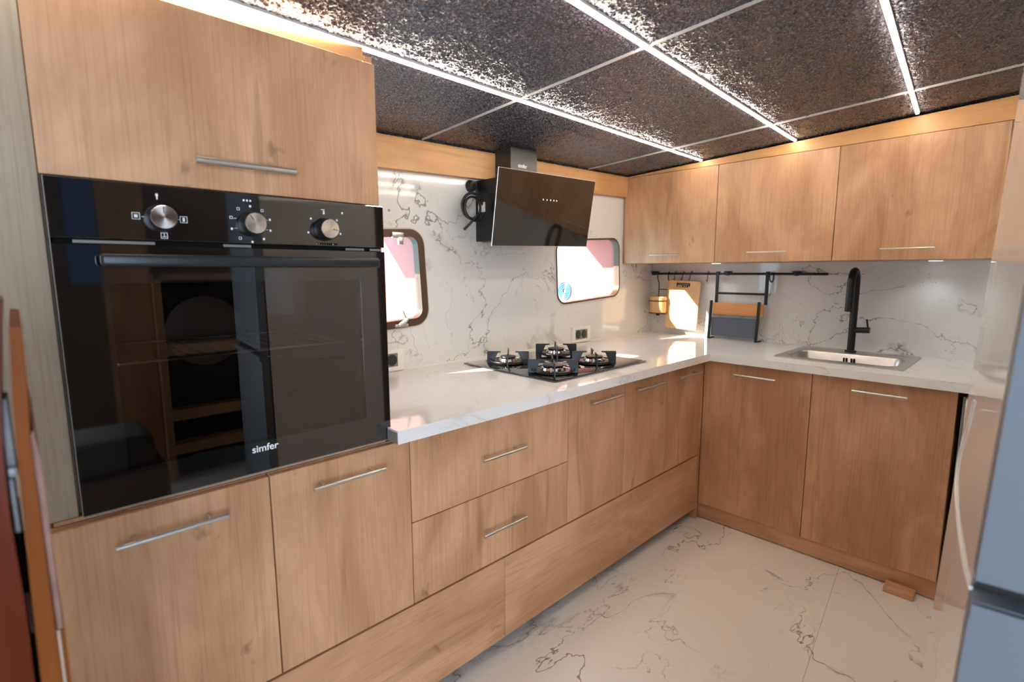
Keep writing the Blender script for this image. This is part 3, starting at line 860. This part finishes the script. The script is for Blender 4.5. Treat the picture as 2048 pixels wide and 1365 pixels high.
g0 = [(1.286, 0.383, 1.3165), (1.872, 0.383, 1.3165), (1.872, 0.333, 1.6000), (1.286, 0.333, 1.6000)]
gl.hexa([Vector(p) for p in g0] + [Vector(p)-N0*0.006 for p in g0])
obj('glass_panel', rotm(gl), hood_glass, ho)
ge = MB().tube([Vector(p)-N0*.003 for p in g0], 0.0024, 8, closed=True)
obj('glass_edge', rotm(ge), steel, ho)
LM = axes((1.560, 0.4860, 1.6545), (1, 0, 0.02), (0, 0, 1), (0, -1, 0))
obj('brand_lettering', text_mesh('simfer', 0.022, LM, 0.0004), logo_white, ho)
mk2 = MB()
for k, dx in enumerate((0, .022, .044, .064, .082)):
    zz = 1.502
    yy = 0.383 - 0.050*(zz-1.3165)/(0.2835) - 0.0012
    mk2.box(1.545+dx-.0022, 1.545+dx+.0022, yy-.0006, yy+.0004, zz-.003, zz+.003)
obj('touch_symbol', rotm(mk2), logo_white, ho)
# coiled mains lead left of the hood
pc = thing('power_cable', 'coiled black mains lead hanging left of the cooker hood', 'cable', (1.38, 0.60, 1.49))
cp_ = []
for k in range(0, 121):
    a = 2*math.pi*k/40 + 1.2
    rr = 0.056 - 0.006*math.sin(k*0.11) - 0.014*(k/120)
    cp_.append((1.320 + rr*math.cos(a) + 0.006*math.sin(k*0.07), 0.540 - 0.00018*k, 1.472 + rr*math.sin(a)*0.98 - 0.010*(k/120)))
lead = [(1.378, 0.592, 1.575), (1.375, 0.575, 1.553), (1.365, 0.545, 1.52)]
tail = [(1.325, 0.518, 1.43), (1.300, 0.530, 1.40), (1.280, 0.540, 1.378)]
obj('cable', MB().tube(cp_, 0.0050, 10).tube(lead + [(1.368, 0.535, 1.49)], 0.0050, 10).tube(tail, 0.0055, 10), black_rubber, pc)
obj('plug', MB().tube([(1.375, 0.6125, 1.566), (1.375, 0.588, 1.566)], 0.024, 20, radii=[0.026, 0.019]), black_rubber, pc)
obj('cable_tie', MB().box(1.360, 1.368, 0.508, 0.546, 1.452, 1.492, 0.002), white_plastic, pc)

# ------------------------------------------------------------------ sockets
for xa, xb, lb in ((0.868, 1.020, 'cream double socket low on the window wall beside the oven'), (2.053, 2.209, 'cream double socket on the window wall behind the hob')):
    so = thing('wall_socket', lb, 'socket', ((xa+xb)/2, WY, 0.872))
    obj('cover_plate', MB().plate(rrect(xa, xb, 0.8315, 0.914, 0.004, 3), [[(xa+.026, 0.8465), (xb-.026, 0.8465), (xb-.026, 0.899), (xa+.026, 0.899)]], 0.011, XZ(WY-.0115)), white_plastic, so)
    xm = (xa+xb)/2
    obj('insert', MB().box(xa+.0265, xb-.0265, WY-.009, WY-.0005, 0.847, 0.8985), grey_plastic, so)
    for dx in (-.025, .025):
        obj('outlet', MB().lathe([(0.0222, 0), (0.0222, 0.0010), (0.019, 0.0022)], 28, axes((xm+dx, WY-.0090, 0.8728), (1, 0, 0), (0, 0, 1), (0, -1, 0))), dark_plastic, so)

# ------------------------------------------------------------------ hanging rail and what hangs on it
RXX, RZ = 2.823, 1.194
rl = thing('hanging_rail', 'long black kitchen rail fixed to the marble under the wall cupboards', 'rail', (2.83, 0.12, RZ))
obj('bar', MB().box(RXX-.006, RXX+.006, -0.368, 0.600, RZ-.0065, RZ+.0065, 0.002), black_metal, rl)
for yy in (0.585, 0.128, -0.226):
    obj('bracket', MB().box(RXX-.009, EX-.0005, yy-.017, yy+.017, RZ+.0066, RZ+.0145, 0.002).box(RXX-.009, RXX+.009, yy-.010, yy+.010, RZ-.009, RZ+.009, 0.002), black_metal, rl)
def hook(yy, label, drop=0.035, lean=0.0):
    pts = []
    for k in range(9):
        a = math.pi*k/8
        pts.append((RXX+.0095*math.cos(a), yy, RZ+.0075+.0055*math.sin(a)))
    pts += [(RXX-.0105, yy-lean*.5, RZ-.012), (RXX-.0105, yy-lean, RZ-drop+.006), (RXX-.018, yy-lean, RZ-drop-.002), (RXX-.026, yy-lean, RZ-drop+.006)]
    tag(obj('hanging_hook', MB().tube(pts, 0.0019, 8), black_metal, None, (RXX, yy, RZ)), label, 'hook', 'small hooks on the rail')
hook(0.440, 'black hook over the left half of the cutting board')
hook(0.386, 'black hook over the middle of the cutting board', lean=-.006)
hook(0.338, 'black hook over the right half of the cutting board', lean=-.006)
hook(0.236, 'bare black hook between the cutting board and the folding rack', 0.042)
hk = MB()
hk.tube([(RXX-.012, -0.112+.010*math.sin(2*math.pi*k/20), RZ-.018+.024*math.cos(2*math.pi*k/20)) for k in range(20)], 0.003, 8, closed=True)
tag(obj('hanging_ring', hk, black_metal, None, (RXX, -.112, RZ)), 'small black loop hung on the rail right of the folding rack', 'ring')

# jar holder
jh = thing('jar_holder', 'black wire holder hanging from the left end of the rail', 'holder', (2.81, 0.52, 0.93))
wr = MB()
for yy, zb in ((0.556, 0.985), (0.485, 0.930)):
    wr.tube([(RXX+.009, yy, RZ+.004), (RXX, yy, RZ+.0115), (RXX-.010, yy, RZ+.002), (RXX-.010, yy-.002, 1.165), (RXX-.002, yy-.008, 1.135), (RXX-.002, yy-.010, zb)], 0.0026, 8)
wr.tube([(RXX-.002, 0.546, 1.098), (RXX-.002, 0.475, 1.098)], 0.0022, 8)
obj('wire_frame', wr, black_metal, jh)
JX, JY = 2.772, 0.522
for zz in (1.031, 0.957):
    obj('ring', MB().tube([(JX+.0485*math.cos(q*math.pi/14), JY+.0545*math.sin(q*math.pi/14), zz) for q in range(28)], 0.0024, 8, closed=True), black_metal, jh)
obj('bottom_bar', MB().tube([(JX, JY-.052, 0.9515), (JX, JY+.052, 0.9515)], 0.0022, 8).box(JX-.006, JX+.006, JY-.010, JY+.010, 0.940, 0.9495, 0.002), black_metal, jh)
jr = thing('wooden_jar', 'small round light wooden jar held in the wire holder', 'jar', (JX, JY, 0.954))
obj('body', MB().lathe([(0.040, 0.0), (0.0455, 0.003), (0.0462, 0.075), (0.0455, 0.078)], 36, Matrix.Translation((JX, JY, 0.954)) @ Matrix.Diagonal((1, 1.1, 1, 1))), board_wood, jr)
obj('lid', MB().lathe([(0.0465, 0.0785), (0.0475, 0.081), (0.0475, 0.098), (0.044, 0.103)], 36, Matrix.Translation((JX, JY, 0.954)) @ Matrix.Diagonal((1, 1.1, 1, 1))), board_wood, jr)

# cutting board
cb = thing('cutting_board', 'light wooden cutting board hanging from the rail hooks', 'cutting board', (2.80, 0.377, 0.868))
BT = axes((2.796, 0, 0), (0, 1, 0.035), (0, -0.035, 1), (1, 0, 0))
def byz(a, b): return (a, b - 0.035*a)
obj('panel', MB().plate(rrect(0.312, 0.512, 0.852, 1.138, 0.012, 4), [rrect(0.372, 0.452, 1.112, 1.122, 0.004, 3)], 0.014, BT), board_wood, cb)
pmk = MB()
for (a0, a1, b0, b1) in ((0.372, 0.455, 1.1225, 1.1255), (0.372, 0.378, 1.105, 1.1245), (0.450, 0.455, 1.100, 1.1245), (0.384, 0.392, 1.100, 1.110), (0.398, 0.404, 1.098, 1.112), (0.410, 0.420, 1.099, 1.108), (0.426, 0.444, 1.1, 1.103), (0.375, 0.452, 1.1105, 1.1125)):
    pmk.box(a0, a1, b0, b1, -.0008, 0.0002, 0, BT)
obj('printed_mark', pmk, black_void, cb)

# folding rack
fr = thing('folding_rack', 'black hanging stand with orange wooden panel and dark glossy plate', 'rack', (2.80, 0.06, ZT))
f1 = MB()
for yy in (0.178, -0.090):
    f1.box(RXX-.014, RXX-.0065, yy-.008, yy+.008, 1.030, RZ+.012, 0.001, seg=1)
    f1.box(RXX-.014, RXX+.009, yy-.008, yy+.008, RZ+.0075, RZ+.0125, 0.001, seg=1)
f1.box(RXX-.013, RXX-.007, -0.09, 0.178, 1.080, 1.092, 0.001, seg=1)
obj('back_frame', f1, black_metal, fr)
for yy in (0.199, -0.062):
    m = MB().hexa([(2.775, yy-.006, ZT+.001), (2.785, yy-.006, ZT+.001), (2.785, yy+.006, ZT+.001), (2.775, yy+.006, ZT+.001),
                   (2.792, yy-.006, 1.045), (2.802, yy-.006, 1.045), (2.802, yy+.006, 1.045), (2.792, yy+.006, 1.045)])
    m.box(2.775, 2.842, yy-.006, yy+.006, ZT+.0008, ZT+.006, 0.001, seg=1)
    obj('leg', m, black_metal, fr)
obj('wood_panel', MB().box(2.797, 2.806, -0.085, 0.190, 0.966, 1.033, 0.001, seg=1), rack_wood, fr)
obj('shelf_edge', MB().box(2.786, 2.812, -0.060, 0.192, 0.952, 0.9655, 0.001, seg=1), latch_grey, fr)
obj('glossy_plate', MB().box(2.792, 2.796, -0.055, 0.192, 0.846, 0.950, 0.0008, seg=1), screen_mat, fr)

# ------------------------------------------------------------------ white appliance right of the sink cabinet
wm = thing('washing_machine', 'white appliance under the worktop, mostly hidden by the fridge', 'appliance', (2.55, -1.24, 0.0))
obj('body', MB().box(2.285, 2.84, -1.52, -0.958, 0.03, 0.775, 0.004), white_enamel, wm)
obj('front_panel', MB().box(2.262, 2.284, -1.51, -0.960, 0.05, 0.690, 0.006), white_enamel, wm)
obj('control_strip', MB().box(2.262, 2.284, -1.51, -0.960, 0.696, 0.772, 0.004), white_enamel, wm)
obj('side_seal', MB().box(2.284, 2.300, -0.958, -0.952, 0.03, 0.775), grey_plastic, wm)
obj('latch', MB().box(2.2585, 2.2625, -0.982, -0.962, 0.640, 0.672, 0.001, seg=1), black_void, wm)
for yy in (-1.48, -1.0):
    obj('foot', MB().tube([(2.33, yy, 0.0), (2.33, yy, 0.031)], 0.018, 14), dark_plastic, wm)

# ------------------------------------------------------------------ fridge
fg = thing('fridge', 'tall glossy white and grey-blue fridge close by at the right edge', 'fridge', (0.83, -1.35, 0.0))
P1, P2 = Vector((1.1505, -1.0027, 0)), Vector((0.6424, -1.0604, 0))
ex = (P1-P2).normalized()                   # along the side, away from the camera
ey = Vector((-ex.y, ex.x, 0))               # out of the side face
SL = -0.0335
def side(s, z, d=0.0): return P2 + ex*s + ey*(d + SL*z) + Vector((0, 0, z))
LEN = (P1-P2).length
WID = 0.56
def slab(s0, s1, z0, z1, w0=-WID, d=0.0):
    a, bq = w0, d
    def q(s, z, d_): return P2 + ex*s + ey*(d_ if d_ < -0.2 else d_ + SL*z) + Vector((0, 0, z))
    return MB().hexa([q(s0, z0, bq), q(s1, z0, bq), q(s1, z0, a), q(s0, z0, a), q(s0, z1, bq), q(s1, z1, bq), q(s1, z1, a), q(s0, z1, a)])
obj('body', slab(0.035, LEN, 0.02, 1.66), fridge_white, fg)
obj('gasket', slab(0.028, 0.036, 0.03, 1.65, -WID+.01, -.004), dark_plastic, fg)
ud = obj('upper_door', slab(0.0, 0.028, 0.890, 1.66), fridge_grey, fg)
ld_ = obj('lower_door', slab(0.0, 0.028, 0.05, 0.868), fridge_grey, fg)
arc = [(0.37, 1.01), (0.42, 0.95), (0.479, 0.899), (0.474, 0.854), (0.40, 0.838), (0.28, 0.8385), (0.185, 0.846), (0.115, 0.853), (0.010, 0.872)]
apts = []
for i in range(len(arc)-1):
    for k in range(6):
        f = k/6
        p0 = arc[max(i-1, 0)]; p1 = arc[i]; p2 = arc[i+1]; p3 = arc[min(i+2, len(arc)-1)]
        def cr(a, b_, c_, d_): return 0.5*((2*b_)+(-a+c_)*f+(2*a-5*b_+4*c_-d_)*f*f+(-a+3*b_-3*c_+d_)*f**3)
        apts.append(side(cr(p0[0], p1[0], p2[0], p3[0]), cr(p0[1], p1[1], p2[1], p3[1]), 0.0005))
obj('curved_side_trim', MB().tube(apts, 0.0022, 8), white_enamel, fg)
obj('grip_lip', slab(-.007, 0.004, 0.848, 0.866, -WID, 0.0), fridge_grey, ld_)
obj('foot', slab(0.05, LEN-.02, 0.0, 0.021, -WID+.03, -.03), dark_plastic, fg)

# ------------------------------------------------------------------ half door at the left edge
hdoor = thing('half_door', 'narrow orange varnished wooden half-door seen edge-on at the left, with chipped edge', 'door leaf', (-0.057, -0.36, 0.0))
lf = [(-.0640, .004), (-.0498, .004), (-.0497, .833), (-.0490, .911), (-.0492, .993), (-.0500, 1.068), (-.0470, 1.12), (-.0460, 1.165),
      (-.0540, 1.166), (-.0580, 1.10), (-.0592, 1.07), (-.0610, .997), (-.0630, .918), (-.0640, .842)]
obj('leaf', MB().plate(lf, [], 0.30, XZ(-0.511)), teak, hdoor)
obj('worn_edge', MB().plate([(-.0489, .885), (-.0448, .885), (-.0449, .99), (-.0453, 1.05), (-.0476, 1.075), (-.0499, 1.069), (-.0491, .993)], [], 0.29, XZ(-0.509)), worn, hdoor)
obj('edge_lath', MB().box(-.0496, -.0476, -0.5095, -0.22, 0.004, 0.884), pale_lath, hdoor)
obj('edge_band', MB().box(-.0475, -.0440, -0.5085, -0.22, 0.004, 0.884), teak, hdoor)
lp = obj('latch_plate', MB().box(-.0672, -.0608, -0.506, -0.47, 1.045, 1.105, 0.0008), latch_grey, hdoor)
obj('latch_lip', MB().box(-.0668, -.0605, -0.509, -0.475, 1.036, 1.0445, 0.0008), latch_grey, lp)
obj('latch_plate', MB().box(-.0672, -.0635, -0.506, -0.47, 0.985, 1.034, 0.0008), latch_grey, hdoor)
obj('gap_shade', MB().box(-.0668, -.0645, -0.49, -0.40, 0.02, 0.983), black_void, hdoor)  # black strip stands in for the shade between leaf and post
obj('brass_catch', MB().box(-.0666, -.0646, -0.500, -0.491, 0.885, 0.925, 0.0006, seg=1), bronze, hdoor)
jm = [(-.20, .003), (-.0685, .003), (-.0680, .85), (-.0672, .92), (-.0688, 1.00), (-.0676, 1.06), (-.0640, 1.11), (-.0600, 1.15), (-.0560, 1.189), (-.20, 1.189)]
tag(obj('door_jamb', MB().plate(jm, [], 0.10, XZ(-0.515)), mahogany, None, (-0.15, -.45, 0)),
    'deep red varnished wooden post at the far left edge of the picture', 'post')

# ------------------------------------------------------------------ outside the windows
struct('ground_sea', MB().box(-12, 14, 1.6, 30, -0.6, -0.5), sea_mat)
def deck_screen(x0, x1, label, z1, yd):
    t = thing('deck_screen', label, 'screen', ((x0+x1)/2, 0.9, 0.9))
    obj('side_board', MB().box(x1, x1+.02, WY+.034, 1.35, 0.80, z1), pink_paint, t)
    obj('top_board', MB().box(x0, x1+.02, WY+.034, yd, z1, z1+.02), pink_paint, t)
deck_screen(0.68, 1.150, 'pink painted board seen through the left window beside the oven', 1.39, 0.99)
deck_screen(2.06, 2.495, 'pink painted board seen through the right window under the hood', 1.42, 0.93)
rp = MB()
for k in range(4):
    r = 0.050 - 0.011*k
    rp.tube([(2.489, 1.03 + r*math.cos(q*math.pi/12), 1.085 + r*1.1*math.sin(q*math.pi/12)) for q in range(24)], 0.0040, 6, closed=True)
tag(obj('rope_coil', rp, blue_rope, None, (2.489, 1.03, 1.085)), 'small coil of blue rope outside the right window', 'rope')

# ------------------------------------------------------------------ behind the camera (what the glass reflects)
bc = thing('open_bookcase', 'dark open-fronted cabinet across the aisle', 'cabinet', (0.78, -2.2, 0.0))
q = MB().box(0.50, 0.535, -2.395, -2.30, 0, 1.20).box(0.965, 1.00, -2.395, -2.30, 0, 1.20).box(0.50, 1.0, -2.395, -2.30, 1.165, 1.20)
for zz in (0.22, 0.42, 0.80): q.box(0.535, 0.965, -2.395, -2.30, zz-.06, zz)
obj('frame', q, oak_z, bc)
obj('recess_shade', MB().box(0.535, 0.965, -2.397, -2.392, 0.0, 1.165), black_void, bc)  # black sheet paints the shade inside the open recesses
tag(obj('wood_partition', MB().box(0.295, 0.498, -2.395, -2.37, 0, 1.72), oak_z, None, (0.4, -2.38, 0)), 'oak partition across the aisle', 'panel')
tag(obj('sky_stand_in', MB().box(0.165, 0.29, -2.395, -2.36, 1.15, 1.74), sky_blue, None, (0.23, -2.38, 1.15)), 'added blue board standing in for sky across the aisle, mirrored at the top left of the oven', 'board')  # added so the oven glass mirrors a dark blue sky
cu = MB().box(0.02, 0.36, -2.1, -1.75, 0.30, 0.46, 0.04, seg=4)
tag(obj('seat_cushion', cu, cushion_mat, None, (0.2, -1.95, 0.3)), 'grey linen seat cushion across the aisle', 'cushion')
tag(obj('seat_box', MB().box(0.0, 0.40, -2.15, -1.72, 0.0, 0.298), dark_wood, None, (0.2, -1.95, 0)), 'dark wooden seat box across the aisle', 'bench')
